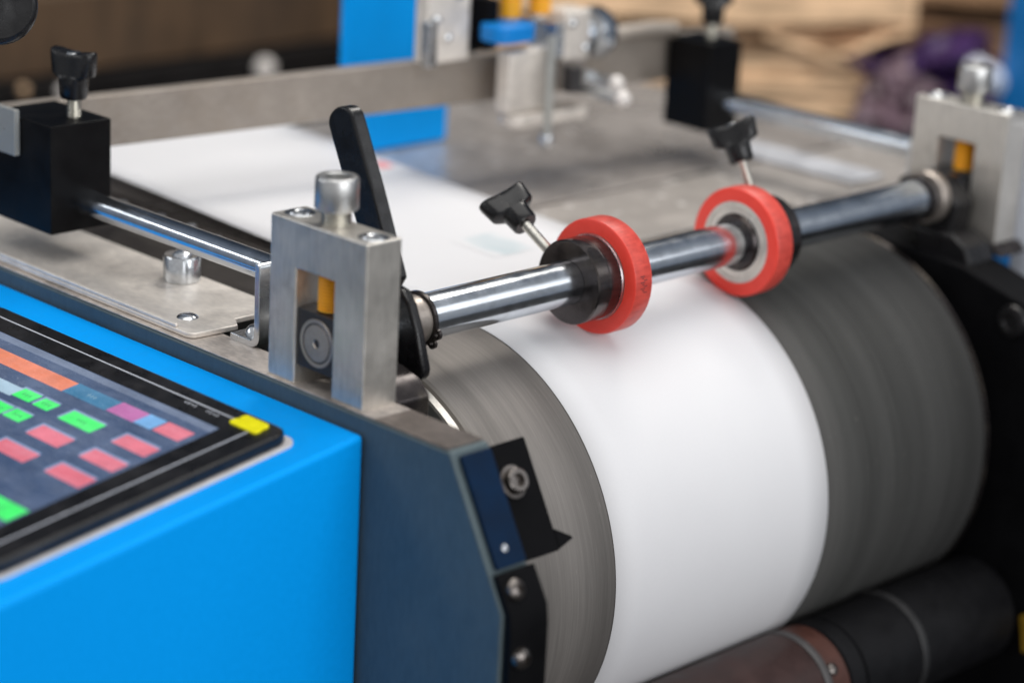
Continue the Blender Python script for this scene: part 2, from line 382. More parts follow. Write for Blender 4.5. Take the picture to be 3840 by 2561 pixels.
# small white marks on the bezel, yellow tab on its corner
mb = MB()
for vv in (82, 64.5):
    for k in range(4):
        c = vv + 4.5 - 2.6*k; ln = (1.6, 2.2, 1.2, 2.0)[k]
        mb.prism([(43.2-ln/2, c-.35), (43.2+ln/2, c-.35), (43.2+ln/2, c+.35), (43.2-ln/2, c+.35)], Hx, 7.97, 8.07)
mb.build('printed_mark', 'line', hp)
mb = MB().prism(rrect(35, 40.2, 29.5, 48.5, 2), Hx, 7.96, 9.6).prism(rrect(39.6, 45.4, 29, 50, 2), Hx, 7.96, 9.2)
o = mb.build('yellow_tab', 'yellow', hp, .4)

# ------------------------------------------------------------------ left cover sheet, stand-off, dark rail, bed
cv = thing('cover_sheet', (-50, 250, -24), 'bright galvanised cover sheet with rounded corner behind the left bearing block', 'cover plate')
pts = [(-80.5, 480), (-80.5, 104)] + [(-80.5 + 5*(1-math.cos(R(a))), 104 - 6*math.sin(R(a))) for a in (20, 40, 60, 80)] + [(-50, 96.5), (-44, 106), (-9, 106), (-9, 480)]
MB().prism(pts, XY, -24, -20.8).build('sheet', 'sheet', cv, .8)
MB().prism([(-80.3, 480), (-80.3, 112), (-78, 112), (-78, 480)], XY, -20.9, -18.6).build('lip', 'sheet', cv, .9)
MB().lathe((-64, 122.5, -21), (0, 0, 1), [(0, 0), (0, 6), (.6, 6), (1.6, 5), (2.4, 3), (2.7, 0)], 32).build('button_screw', 'zinc', cv)
so = thing('spacer_post', (-23, 181, -21), 'short steel spacer post with domed screw under the chrome guide rod', 'spacer')
MB().lathe((-23, 181, -20.8), (0, 0, 1), [(0, 0), (0, 10.2), (.6, 10.7), (14, 10.7), (15, 10), (15, 5)], 40).build('sleeve', 'zinc', so)
MB().lathe((-23, 181, -6), (0, 0, 1), [(0, 6), (1.5, 5.5), (2.8, 3.4), (3.3, 0)], 28).build('screw', 'zinc', so)

bed = thing('machine_bed', (250, 400, -60), 'dark grey steel machine bed under the paper and crossbar', 'machine bed')
MB().box(-6, 655, 205.5, 470, -60, -28.6).build('bed_plate', 'bedmetal', bed, 1.)
MB().box(-6, 655, 108, 201, -60, -29.2).build('front_plate', 'bedlight', bed, 1.2)
MB().box(440.5, 655, 60, 107.6, -60, -29.2).build('side_deck', 'bedlight', bed, 1.2)
rl = thing('guide_rail', (20, 300, -29), 'dark rail with small screws along the left paper edge', 'rail')
MB().box(-6, 70, 110, 468, -29.3, -25).build('rail_body', 'rail', rl, 1.2)
for q in ((60, 310), (62, 281), (58, 251), (52, 205), (60, 350), (58, 160)):
    MB().lathe((*q, -25), (0, 0, 1), [(0, 2.7), (.9, 2.3), (1.4, 0)], 18).build('screw', 'zinc', rl)
gs = MB().box(520, 560, 118, 240, -28.5, -26.2).build('glare_strip', 'glare_pale', None, 1.)  # pale slab standing in for glare on the steel deck
tag(gs, 'pale slab painted as glare on the right deck under the far rod', 'painted glare')

# ------------------------------------------------------------------ drum, paper, rollers
DY, DZ, DR = 43.3, -153.5, 126.3
dr = thing('print_drum', (208, DY, DZ - DR), 'large machined grey steel drum carrying the white paper', 'drum')
def grooves(a, b, xs, r):
    o = [(a, r)]
    for x in xs: o += [(x, r), (x+.3, r-.35), (x+1.1, r-.35), (x+1.4, r)]
    return o + [(b, r)]
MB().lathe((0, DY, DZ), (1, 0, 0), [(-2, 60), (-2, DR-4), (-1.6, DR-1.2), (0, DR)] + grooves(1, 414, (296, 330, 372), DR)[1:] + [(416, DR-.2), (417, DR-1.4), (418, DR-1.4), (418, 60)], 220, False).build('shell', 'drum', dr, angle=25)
MB().lathe((0, DY, DZ), (1, 0, 0), [(-9, 60), (-9, DR-3.4), (-8.3, DR-2.0), (-5.2, DR-.6), (-4.2, DR-1.6), (-2.2, DR-4.5), (-2.2, 60)], 220, True).build('end_ring', 'steel', dr, angle=25)
MB().lathe((0, DY, DZ), (1, 0, 0), [(418.2, DR-6), (418.2, DR-.4), (420.6, DR+.2), (421.2, DR-.8), (421.2, DR-6)], 220, True).build('far_ring', 'black_oxide', dr, angle=25)
MB().lathe((0, DY, DZ), (1, 0, 0), [(-30, 0), (-30, 24), (450, 24), (450, 0)], 48).build('axle', 'black_oxide', dr)

def paper_path(off=0.):
    pr = DR + .45 + off; o = []
    for k in range(0, 97):
        ph = R(128 - (128 - 2.3)*k/96); o.append((DY - pr*math.sin(ph), DZ + pr*math.cos(ph)))
    y, z = o[-1]
    for k in range(1, 34): o.append((y + k*13, z + k*13*.0402 + .5*math.sin(k*.35)*(k/40)))
    return o
def strip(path, x0, x1, nx=8):
    mb = MB(); g = [[mb.bm.verts.new((x0 + (x1-x0)*i/nx, y, z)) for i in range(nx+1)] for y, z in path]
    for a, b in zip(g, g[1:]):
        for i in range(nx): mb.bm.faces.new((a[i], a[i+1], b[i+1], b[i]))
    return mb
pp = strip(paper_path(), 68.8, 254).build('paper_web', 'paper', None, angle=60)
tag(pp, 'long white paper sheet running over the steel drum and under the crossbar', 'paper')
md = pp.modifiers.new('thickness', 'SOLIDIFY'); md.thickness = .25*S; md.offset = 0
P_ = paper_path(.35)
def onpaper(y0, y1, x0, x1, mat, name):
    seg = [p for p in P_ if y0 <= p[0] <= y1 and p[1] > DZ]
    return strip(seg, x0, x1, 4).build(name, mat, pp)
onpaper(292, 322, 236, 248, 'redprint', 'pink_print')
onpaper(112, 165, 165, 200, 'ghost', 'faint_print')

rlr = thing('lower_roller', (200, -80.8, -292), 'dark brown and black rubber roller with grey rings below the paper', 'roller')
ry, rz, rr_ = -80.8, -257.2, 35.1
MB().lathe((0, ry, rz), (1, 0, 0), [(20, 0), (20, rr_-1), (21, rr_), (229, rr_), (230, rr_-1), (230, 0)], 96).build('brown_sleeve', 'brownroll', rlr)
MB().lathe((0, ry, rz), (1, 0, 0), [(230.2, 15), (230.2, rr_), (231, rr_+.5), (235.5, rr_+.5), (236.4, rr_), (236.4, 15)], 96).build('ring', 'greyring', rlr)
MB().lathe((0, ry, rz), (1, 0, 0), [(236.6, 15), (236.6, rr_-.6), (252, rr_-.6), (253, rr_-1.6), (253, 15)], 96).build('rust_band', 'rust', rlr)
MB().lathe((0, ry, rz), (1, 0, 0), [(253.2, 15), (253.2, rr_-1.5), (254, rr_+.2), (266, rr_+.2), (267, rr_-1), (268.4, rr_-1), (269, rr_+.6), (271, rr_+.6), (271.6, rr_-.6), (324, rr_-.6), (324, 15)], 96).build('black_sleeve', 'blackroll', rlr)
MB().lathe((0, ry, rz), (1, 0, 0), [(324.2, 15), (324.2, rr_+.4), (325, rr_+1), (329, rr_+1), (330, rr_+.2), (330, 15)], 96).build('ring', 'darkring', rlr)
MB().lathe((0, ry, rz), (1, 0, 0), [(330.2, 15), (330.2, rr_-.5), (424, rr_-.5), (425, rr_-2), (425, 0)], 96).build('black_sleeve', 'blackroll', rlr)
cl_ = MB().lathe(Vector((239.5, ry, rz)) + Vector((0, -math.cos(R(38)), math.sin(R(38))))*(rr_-.5), (0, -math.cos(R(38)), math.sin(R(38))), [(0, 4), (1.6, 3.6), (2.6, 2), (2.9, 0)], 20).build('clamp_screw', 'bolt', rlr)

# ------------------------------------------------------------------ pressure shaft with wheels
sh = thing('pressure_shaft', (210, 0, -12.5), 'polished chrome shaft above the drum carrying two red wheels', 'shaft')
MB().cyl((-60, 0, 0), (470, 0, 0), 12.5, 96).build('rod', 'chrome', sh)
rg = MB().lathe((0, 0, 0), (1, 0, 0), [(-9, 12.6), (-9, 14.9), (-6.8, 14.9), (-6.8, 12.6)], 64, True)
for a in (198, 222):
    c = Vector((-7.9, 15.8*math.cos(R(a)), 15.8*math.sin(R(a)))); rg.lathe(c + Vector((-.9, 0, 0)), (1, 0, 0), [(0, 1.1), (0, 3), (1.8, 3), (1.8, 1.1)], 20, True)
rg.build('retaining_ring', 'black_oxide', sh)
MB().lathe((0, 0, 0), (1, 0, 0), [(-22, 12.6), (-22, 13.0), (-9.4, 13.2), (-9.4, 12.6)], 64, True).build('sleeve', 'brushed', sh)
MB().lathe((0, 0, 0), (1, 0, 0), [(438, 12.6), (438, 16.5), (439, 17.2), (446, 17.2), (447, 16.5), (447, 12.6)], 64, True).build('end_collar', 'brushed', sh)
MB().lathe((0, 0, 0), (1, 0, 0), [(431, 12.6), (431, 14.8), (434, 14.8), (434, 12.6)], 64, True).build('retaining_ring', 'black_oxide', sh)

def wing_knob(parent, o, d, wing, scale=1., name='wing_knob', mat='black_gloss', L=22., span=16.5, stud0=None, sr=3.4):
    """hub along d from o, two-lobed wing along 'wing' at its far end"""
    o = Vector(o); d = Vector(d).normalized(); wv = Vector(wing); wv = (wv - d*wv.dot(d)).normalized(); t = d.cross(wv)
    k = scale; mb = MB(); seg = 48
    L = L*k; hs = span*k
    # (axial pos, half length, half width, tip lift)
    prof = [(0, 0, 0, 0), (0, 6.8, 6.8, 0), (.05, 7.6, 7.6, 0), (.34, 8.0, 8.0, 0), (.44, 8.4, 8.1, 0), (.48, hs*.84, 8.4, .02), (.51, hs*.93, 8.2, .03), (.86, hs, 8.2, .07), (.93, hs*.985, 7.9, .07), (.965, hs*.93, 7.2, .06), (.97, 6.2, 5.4, .03), (.97, 0, 0, .0)]
    rings = []
    for ti, ra, rb, lift in prof:
        if ra == 0: rings.append([mb.bm.verts.new(o + d*(ti*L))]); continue
        rg_ = []
        for q in range(seg):
            th = 2*PI*q/seg; c, sn_ = math.cos(th), math.sin(th)
            px = ra*(abs(c)**.8)*(1 if c >= 0 else -1); py = rb*sn_
            if ra > rb*1.3: py = rb*sn_*(.66 + .46*abs(c)**1.3) if abs(c) < .97 else py
            rg_.append(mb.bm.verts.new(o + d*(ti*L + lift*L*abs(px/ra)**2*1.5) + wv*px + t*py))
        rings.append(rg_)
    for a, b in zip(rings, rings[1:]):
        for q in range(seg):
            q2 = (q+1) % seg
            if len(a) == 1: mb.bm.faces.new((a[0], b[q], b[q2]))
            elif len(b) == 1: mb.bm.faces.new((a[q], b[0], a[q2]))
            else: mb.bm.faces.new((a[q], b[q], b[q2], a[q2]))
    kn = mb.build(name, mat, parent, angle=50)
    if stud0 is not None:
        st = MB(); threaded(st, stud0, o + d*1.5, sr*k, 1.4*k).build('threaded_stud', 'thread', kn)
    ins = MB().lathe(o + d*(L*.972), d, [(0, 4.4*k), (.6*k, 4*k), (.6*k, 3.2*k), (.1*k, 0)], 24).build('insert', 'zinc', kn)
    return kn

def red_wheel(x0, flip, ang, label, wing):
    sg = -1 if flip else 1
    w = thing('red_roller', (x0, 0, -33), label, 'roller', 'red pressure rollers on the chrome shaft')
    ax = (sg, 0, 0); o = (x0, 0, 0)
    MB().lathe(o, ax, [(0, 24.8), (0, 31.6), (.5, 32.6), (1.6, 33), (13, 33), (14.2, 32.4), (14.6, 31.4), (14.6, 24.8)], 128, True).build('tyre', 'red', w)
    if not flip:
        mk = MB()
        for k in range(9):
            aa = R(168 + k*2.0); x_ = x0 + 4.2 + (k % 3)*1.3; ln = (3.6, 1.6, 2.8)[k % 3]; q = Vector((0, math.cos(aa), math.sin(aa))); tq = Vector((0, -math.sin(aa), math.cos(aa)))
            vs_ = [mk.bm.verts.new(Vector((x_ + i_*ln, 0, 0)) + q*(33.06 - abs(j_)*.0) + tq*j_*.22) for i_, j_ in ((0, -1), (1, -1), (1, 1), (0, 1))]
            mk.bm.faces.new(vs_)
        mk.build('printed_mark', 'ink', w)
    be = MB().lathe(o, ax, [(.6, 17.6), (.6, 20), (1.2, 20.3), (1.2, 22), (.4, 22.4), (.4, 24.6), (14.2, 24.6), (14.2, 22.4), (13.4, 22), (13.4, 20.3), (14, 20), (14, 17.6)], 96, True).build('bearing', 'steel', w)
    # far side retaining face and plain hub
    MB().lathe(o, ax, [(-.2, 12.6), (-.2, 15.8), (.3, 17.4), (14.4, 17.4), (15.4, 16.4), (16.5, 16), (16.5, 12.6)], 96, True).build('hub', 'black_oxide', w)
    hb = MB().lathe(o, ax, [(-19.5, 12.7), (-19.5, 23.2), (-18.8, 24), (-10.6, 24), (-10.2, 23.6), (-9.8, 24), (-2.2, 24), (-1.6, 23.4), (-1.4, 12.7)], 128, True).build('collar', 'collar', w)
    MB().lathe(o, ax, [(-1.6, 22), (-1.6, 24.3), (-.6, 24.6), (-.3, 24.2), (-.3, 22)], 128, True).build('seal_ring', 'zinc', w)
    d = Vector((0, math.cos(R(ang)), math.sin(R(ang)))); xs = x0 - sg*13.5
    wing_knob(w, Vector((xs, 0, 0)) + d*46.5, d, wing, .92, stud0=Vector((xs, 0, 0)) + d*22.5, L=26)
    return w
red_wheel(125, False, 29.5, 'nearer red wheel with thick black collar facing the camera, over the paper', (1, -.45, .3))
red_wheel(264, True, 61.5, 'farther red wheel with its steel bearing face showing, at the right paper edge', (.62, -.7, .35))

# ------------------------------------------------------------------ bearing blocks
def bearing_block(x0, dy, dz, outer, label):
    """block spans x0..x0+23; outer = direction of the face with the end disc"""
    w = thing('bearing_block', (x0+11.5, dy-4, dz-25), label, 'bearing block', 'steel bearing blocks at the shaft ends')
    y0, y1 = -40.6+dy, 32.6+dy; a, b = -17+dy, 12+dy; z0, z1 = -25+dz, 61.4+dz
    pts = [(y0, z0), (y0, z1), (y1, z1), (y1, z0), (b, z0), (b, 37+dz), (a, 37+dz), (a, z0)]
    MB().prism(pts, YZf, x0, x0+23).build('block_body', 'steel', w, 1.1, 3)
    sl = MB().box(x0+1.6, x0+21.4, a+.4, b-.4, -14+dz, 16.6+dz).build('slider', 'slider', w, .6)
    xf, dx = (x0+1.6, -1) if outer < 0 else (x0+21.4, 1)
    MB().lathe((xf, -3.6+dy, 1+dz), (dx, 0, 0), [(.1, 12.6), (.5, 12.4), (.3, 10.6), (-1, 10.4), (-1, 10), (.4, 9.6), (.5, 2.4), (-.8, 1.6), (-1, 0)], 48).build('end_disc', 'brushed', sl)
    MB().lathe((x0+11, -3+dy, 16.6+dz), (0, 0, 1), [(t*20.2/44, (5.0, 6.7, 7.0, 6.7)[t % 4]) for t in range(45)], 32).build('spring', 'yellow_spring', w)
    cap = MB(); n = 60; rings = []
    cx, cy = x0+12, -3.6+dy
    prof = [(68.8, 0, 0), (68.8, 8.5, 0), (69.4, 10.4, 0), (70.4, 11, .12), (84.6, 11, .12), (85.8, 10.6, 0), (86.4, 9.9, 0), (86.4, 6.4, 0), (85.8, 5.9, 0), (79, 5.8, 0), (79, 0, 0)]
    cap.lathe((cx, cy, dz), (0, 0, 1), [(z, r) for z, r, _ in prof], 64)
    for v_ in cap.bm.verts:
        z = v_.co.z - dz; d = Vector((v_.co.x-cx, v_.co.y-cy))
        if 70 < z < 84.5 and d.length > 8:
            k = round(math.atan2(d.y, d.x)/(2*PI)*64); f = 1 + (.016 if k % 2 else -.012); v_.co.x = cx + d.x*f; v_.co.y = cy + d.y*f
    sc1 = cap.build('adjusting_screw', 'knurl', w, .25, 2)
    st = MB(); threaded(st, (cx, cy, 61.2+dz), (cx, cy, 69.3+dz), 7.8, 1.8).build('thread', 'thread', sc1)
    for yy in (23.5+dy, -32+dy):
        MB().lathe((x0+11.5, yy, 61.35+dz), (0, 0, 1), [(.05, 8.0), (.25, 7.7), (.1, 6.6), (.08, 5.9), (.9, 5.4), (1.1, 3.6), (.5, 2.8), (.3, 0)], 32).build('set_screw', 'zinc', w)
    return w
bearing_block(-82, 0, 0, -1, 'near steel bearing block on the side frame beside the blue console')
bearing_block(472, 4, -4, 1, 'far steel bearing block at the right end of the shaft')
for x, yy, zz in ((-60, -7, -25), ):
    pass

# ------------------------------------------------------------------ throw-off lever and its cast bracket
lv = thing('throw_off_lever', (-30, 0, -20), 'tall black flat lever leaning behind the near bearing block', 'lever')
def lever_pts():
    a, b = Vector((36.5, 101)), Vector((-2, 24))       # centre line in YZ
    d = (b - a).normalized(); n = Vector((-d.y, d.x)); o = []
    for k in range(13): t = R(180*k/12); o.append(a + n*(10.2*math.cos(t)) - d*(10.2*math.sin(t)*.75))
    o2 = [a + d*40 - n*10.2, b - n*8.5, b + d*5, b + n*8.5, a + d*40 + n*10.2]
    return [(p.x, p.y) for p in o + o2]
MB().prism(lever_pts(), YZf, -34, -25).build('handle', 'black_gloss', lv, 1.5, 4)
la = thing('shaft_latch', (-22, -12, -26), 'black cast latch plate between near bearing block and shaft ring', 'latch')
MB().prism([(6, 18), (-4, 22.5), (-10.5, 21.5), (-16.1, 15.5), (-22.2, 2.3), (-28.6, -17), (-27.5, -21.7), (-21.8, -25.1), (-14.6, -26.2), (2, -24)], YZf, -30, -23.5).build('plate', 'black_cast', la, 2.2, 3)
MB().prism([(-8, 14), (-13, 12), (-19, -2), (-24, -17), (-20, -20), (-14, -12)], YZf, -24, -20.5).build('rib', 'black_cast', la, 1.2, 3)
MB().lathe((-23.7, -22, -20), (1, 0, 0), [(0, 0), (0, 3.6), (1.6, 3.4), (2.2, 2.4), (1.4, 1.6), (1.4, 0)], 24).build('screw', 'black_oxide', la)
fb = MB().prism([(-41, -25), (-41, -37), (-20, -37), (-12, -60), (30, -60), (30, -14), (-20, -14), (-34, -18)], YZf, -58.6, -36).build('support_lug', 'black_oxide', None, 1.4)
tag(fb, 'dark steel lug joining the near bearing block to the side frame', 'lug')

# ------------------------------------------------------------------ guide rods, brackets, clamp blocks, crossbar
def guide_rod(x, z, y0, y1, label):
    t = MB().cyl((x, y0, z), (x, y1, z), 7.3, 64).build('guide_rod', 'chrome', None)
    return tag(t, label, 'guide rod', 'chrome guide rods between brackets and clamp blocks')
guide_rod(-44, 14.5, 69, 262, 'near chrome guide rod from bent bracket into black clamp block')
guide_rod(488, 17, 40, 236, 'far chrome guide rod in front of the cardboard stack')
def rod_bracket(x0, x1, y, z0, z1, label):
    T = 4.2; o = []
    def arc(cy, cz, r, a0, a1, n=6): return [(cy + r*math.cos(R(a0 + (a1-a0)*k/n)), cz + r*math.sin(R(a0 + (a1-a0)*k/n))) for k in range(n+1)]
    ro, ri = 7.5, 7.5 - T
    out = [(y, z1 - 3)] + arc(y+3, z1-3, 3, 180, 90)[1:] + [(y+T, z1)] + [(y+T, z0 + ro)] + arc(y+ro, z0+ro, ri, 180, 270)[1:] + [(y+24, z0+T), (y+24, z0)] + arc(y+ro, z0+ro, ro, 270, 180)[0:]
    w = MB().prism(out, YZf, x0, x1).build('rod_bracket', 'zinc', None, .7, 2)
    return w
b1 = rod_bracket(-62, -30, 64.5, -24.6, 22.5, '')
tag(b1, 'bent J-shaped zinc bracket holding the near guide rod beside the bearing block', 'bracket', 'bent zinc rod brackets')
b2 = rod_bracket(474, 500, 36, -26.8, 25, '')
tag(b2, 'bent zinc bracket holding the far guide rod beside the far bearing block', 'bracket', 'bent zinc rod brackets')
bs = MB().lathe((-51, 80, -20.4), (0, 0, 1), [(0, 6), (1.4, 5.6), (3.6, 3.6), (4.4, 0)], 28).build('bracket_screw', 'zinc', None)
tag(bs, 'domed screw fixing the foot of the near J-shaped bracket', 'screw')
sp2 = MB().lathe((492, 30, 19), (0, -1, 0), [(0, 5), (2, 4.6), (4, 2.6), (4.4, 0)], 20).build('bracket_screw', 'zinc', None)
tag(sp2, 'shiny screw head on top of the far bracket', 'screw')

def clamp_block(x0, x1, y0, y1, z0, z1, kx, ky, wing, label, klabel):
    w = thing('clamp_block', ((x0+x1)/2, (y0+y1)/2, z0), label, 'clamp block', 'black clamp blocks on the guide rods')
    MB().box(x0, x1, y0, y1, z0, z1).build('block_body', 'black', w, .8, 2)
    k = wing_knob(w, (kx, ky, z1+11), (0, 0, 1), wing, 1.0, stud0=(kx, ky, z1-1), L=27, span=15.5, sr=4.2)
    return w
clamp_block(-67, -25, 246, 302, -3, 60.8, -41, 260, (.25, -.97, 0), 'near black clamp block with wing knob on the left guide rod', '')
clamp_block(470, 504, 213, 254, -4, 60, 490, 231, (.9, -.4, 0), 'far black clamp block with wing knob before the cardboard', '')
tb = MB().box(-71, -67.3, 276, 330, 38, 65).build('clear_tab', 'tab', None, .6)
tag(tb, 'frosted clear tab at the left side of the near clamp block', 'tab')

def bar_y(x): return 304 - x*.10
cb = MB().prism([(-95, bar_y(-95)), (540, bar_y(540)), (540, bar_y(540)+12), (-95, bar_y(-95)+12)], XY, 27, 59).build('crossbar', 'bar', None, .9)
tag(cb, 'long dull steel crossbar bridging the two black clamp blocks', 'crossbar')

# sensor carriage on the crossbar
sn = thing('sensor_carriage', (300, bar_y(300), 25), 'small sensor carriage with orange cylinders and thumb screws on the crossbar', 'sensor')
MB().box(244, 283, 268, 280, 59.3, 120).build('back_plate', 'sheet', sn, 1)
MB().box(229, 237, 250, 258, 62, 92).build('side_post', 'zinc', sn, 1)
MB().lathe((236, 251, 92), (0, 0, 1), [(0, 3.5), (2, 3.5), (4, 2), (4.5, 0)], 20).build('post_screw', 'zinc', sn)
MB().box(298, 341, 243, 256, 24, 66).build('slide_clamp', 'sheet', sn, 1.5)
MB().box(290, 300, 258, 276, 66, 100).build('inner_plate', 'black_flat', sn, 1)
MB().prism(rrect(284, 320, 238, 264, 9), XY, 73, 85).build('blue_cap', 'capblue', sn, 2, 3)
for x in (314, 343):
    cy_ = MB().cyl((x, 262, 86), (x, 262, 150), 7.5, 32).build('orange_cylinder', 'orange_cyl', sn)
    MB().lathe((x, 262, 86), (0, 0, -1), [(0, 6), (2, 5.5), (4, 3), (4.5, 0)], 24).build('cylinder_glint', 'glint_white', cy_)
MB().box(334, 342, 236, 262, 60, 84).build('end_cheek', 'zinc', sn, 1)
MB().box(346, 372, 240, 262, 56, 90).build('side_block', 'sheet', sn, 1.5)
MB().lathe((372, 252, 72), (1, 0, -.1), [(0, 0), (0, 10), (6, 10), (7, 17), (18, 18.5), (24, 16), (29, 10), (30, 0)], 40).build('chrome_knob', 'chrome', sn)
MB().box(348, 376, 246, 258, 34, 55).build('lower_block', 'brushed', sn, 1)
MB().prism(rrect(300, 374, 236, 257, 8), XY, 15, 23.5).build('lower_foot', 'sheet', sn, 1.5)
MB().tube([(372, 258, 52), (392, 256, 62), (418, 254, 66), (446, 251, 67), (470, 249, 65)], 6, 16).build('curved_arm', 'bar', sn)
for q in ((262, 267, 76), (270, 267, 104), (352, 239, 82), (366, 239, 64)):
    MB().lathe(q, (0, -1, 0), [(0, 0), (0, 3.4), (1.6, 3), (2.6, 1.6), (2.9, 0)], 20).build('screw', 'zinc', sn)
MB().prism(rrect(344, 356, 228, 240, 4), XY, 36, 54).build('screw_bush', 'slider', sn, 1)
for x, y0, y1, z in ((360, 246, 196, 37), (386, 246, 226, 39)):
    ts = MB().cyl((x, y0, z), (x, y1, z), 4.2, 24).build('thumb_screw', 'zinc', sn)
    MB().lathe((x, y1+4, z), (0, -1, 0), [(0, 0), (.5, 4), (4, 5.8), (8, 4), (9.4, 0)], 28).build('glint_ball', 'glint_white', ts)  # white ball stands in for a bright glint on chrome
MB().box(374, 384, 244, 250, 36, 45).build('screw_boss', 'zinc', sn, 1)
MB().box(326, 333, 234.5, 237, 4, 76).build('guide_finger', 'tab', sn, .8)
MB().lathe((329.5, 235.5, 8), (0, 0, -1), [(0, 0), (0, 4), (4, 5), (8, 4), (10, 0)], 24).build('finger_tip', 'zinc', sn)

bp_ = MB().prism(rrect(265, 366, -27, 112, 3), XZ, 372, 378).build('blue_guard_plate', 'blue_far', None, .8)
tag(bp_, 'upright bright blue guard plate behind the crossbar', 'guard plate')

# ------------------------------------------------------------------ far side frame and black housing
ff = thing('far_side_frame', (445, 0, -420), 'black far side frame beside the right end of the drum', 'machine frame')
MB().prism([(600, -30), (46, -30), (-40, -36), (-128, -60), (-165, -110), (-168, -420), (600, -420)], YZf, 432, 470).build('frame_plate', 'black_flat', ff, 2)
MB().prism([(40, -29.5), (-38, -29.5), (-44, -36), (40, -36)], YZf, 470.5, 500).build('block_seat', 'black_oxide', ff, 1)
MB().prism([(-24, -20), (-36, -26), (-44, -44), (-30, -46), (0, -36), (8, -20)], YZf, 440, 468).build('cast_lug', 'black_cast', ff, 2.5, 3)
MB().prism([(28, 6), (12, 14), (-6, 12), (-20, -2), (-18, -22), (24, -24)], YZf, 448, 469).build('lever_boss', 'black_cast', ff, 2.5, 3)
MB().lathe((432, -82, -62), (-1, 0, 0), [(0, 11), (2, 10), (3, 6), (1, 5), (1, 0)], 32).build('boss_cap', 'black_cast', ff)
ys = MB().prism([(-126, -246), (-116, -252), (-121, -276), (-135, -270)], YZf, 428, 431.6).build('paint_chip', 'chip', ff, .4)
rc = MB().box(502, 512, -62, -30, -60, 46).build('right_cover', 'pale', None, 1.5)  # pale blue stands in for the reflection on a metal plate
tag(rc, 'metal cover strip coloured pale blue for its reflection at the right edge beside the far bearing block', 'cover')

# ------------------------------------------------------------------ things behind the press
hk = thing('hand_knob', (-112, 216, 136), 'round black hand knob at the upper left corner', 'knob')
kd = Vector((-.5, -.78, .25)).normalized(); ko = Vector((-118, 219, 138.5))
MB().lathe(ko, kd, [(-8, 0), (-8, 8), (-3, 9), (-2.5, 19), (-1, 20.6), (3, 20.6), (5, 19.4), (6, 17.5), (5, 10), (5.4, 4.5), (5.4, 0)], 64).build('knob_body', 'black_gloss', hk, .5)
MB().cyl(ko - kd*8, ko - kd*40 + Vector((-40, 0, 20)), 5, 20).build('stem', 'black_oxide', hk)

bm_ = MB().box(-300, 1060, 1000, 1060, -104, -28)
bmo = bm_.build('cross_beam', 'woodbeam', None, 3); tag(bmo, 'dark brown grimy beam behind the press at upper left', 'beam')
dm = MB().box(-300, 1060, 985, 1075, -420, -105).build('rear_machine_base', 'darkmach', None, 4); tag(dm, 'black machine base under the dark brown beam', 'machine')
cbx = thing('bolt_cap_or_glint', (709, 985, -128), 'round cap coloured white as a highlight on the black machine base, upper middle', 'cap'); MB().lathe((698, 985, -121), (0, -1, 0), [(-.5, 0), (-.5, 11), (5, 11), (9, 8), (11, 0)], 24).build('glint_cap', 'glint_white', cbx)  # white cap stands in for a blurred highlight on a screw head
cb2 = MB().lathe((411, 985, -110), (0, -1, 0), [(0, 0), (0, 5), (4, 5), (6, 3), (6.5, 0)], 24).build('bolt_cap_or_glint', 'card', None); tag(cb2, 'small tan cap on the dark machine at far left', 'cap')
cb3 = MB().lathe((456, 985, -117), (0, -1, 0), [(0, 0), (0, 7), (5, 7), (8, 4), (8.5, 0)], 24).build('bolt_cap_or_glint', 'glint_white', None); tag(cb3, 'cap coloured white as a highlight, half hidden behind the near wing knob', 'cap')

def STK(c): return Vector((900 + (c.x + c.y)*.7071, 660 + (c.y - c.x)*.7071, c.z))
def wavy_sheet(x0, x1, y0, y1, z, th, slope, amp, ph, mat, label, corner=0.):
    mb = MB(); nx, ny = 40, 10; top = []; bot = []
    for j in range(ny+1):
        t, b = [], []
        for i in range(nx+1):
            fx = i/nx; x = x0 + (x1-x0)*fx; y = y0 + (y1-y0)*j/ny + 4*math.sin(fx*5+ph)
            zz = z + slope*x + amp*math.sin(fx*6.0+ph) + amp*.5*math.sin(fx*13+2*ph+j*.4) + corner*max(0, fx-.6)**2*6*(1-j/ny)
            t.append(mb.bm.verts.new((x, y, zz+th))); b.append(mb.bm.verts.new((x, y + random.uniform(-2, 2), zz)))
        top.append(t); bot.append(b)
    for j in range(ny):
        for i in range(nx):
            mb.bm.faces.new((top[j][i], top[j][i+1], top[j+1][i+1], top[j+1][i])); mb.bm.faces.new((bot[j][i], bot[j+1][i], bot[j+1][i+1], bot[j][i+1]))
    for i in range(nx):
        mb.bm.faces.new((top[0][i], bot[0][i], bot[0][i+1], top[0][i+1])); mb.bm.faces.new((top[ny][i], top[ny][i+1], bot[ny][i+1], bot[ny][i]))
    for j in range(ny):
        mb.bm.faces.new((top[j][0], top[j+1][0], bot[j+1][0], bot[j][0])); mb.bm.faces.new((top[j][nx], bot[j][nx], bot[j+1][nx], top[j+1][nx]))
    return tag(mb.build('cardboard_bundle', mat, None, xf=STK), label, 'cardboard', 'cardboard stacked behind the far clamp block')
def bundle(u0, u1, v0, z, th, slope, amp, ph, mat, label, corner=0.):
    o = wavy_sheet(u0, u1, v0, 300, z, th, slope, amp, ph, mat, label, corner)
    return o
bundle(-150, 236, 2, -131, 30, 0, 1.2, .4, 'card', 'lowest tan cardboard bundle of the background stack')
bundle(-150, 228, -2, -97.5, 10, 0, .8, 1.2, 'card', 'thin tan cardboard bundle second from the bottom of the stack')
bundle(-150, 222, 3, -86, 26, 0, 1.4, 2.0, 'card', 'third tan cardboard bundle up, just under the dark gap')
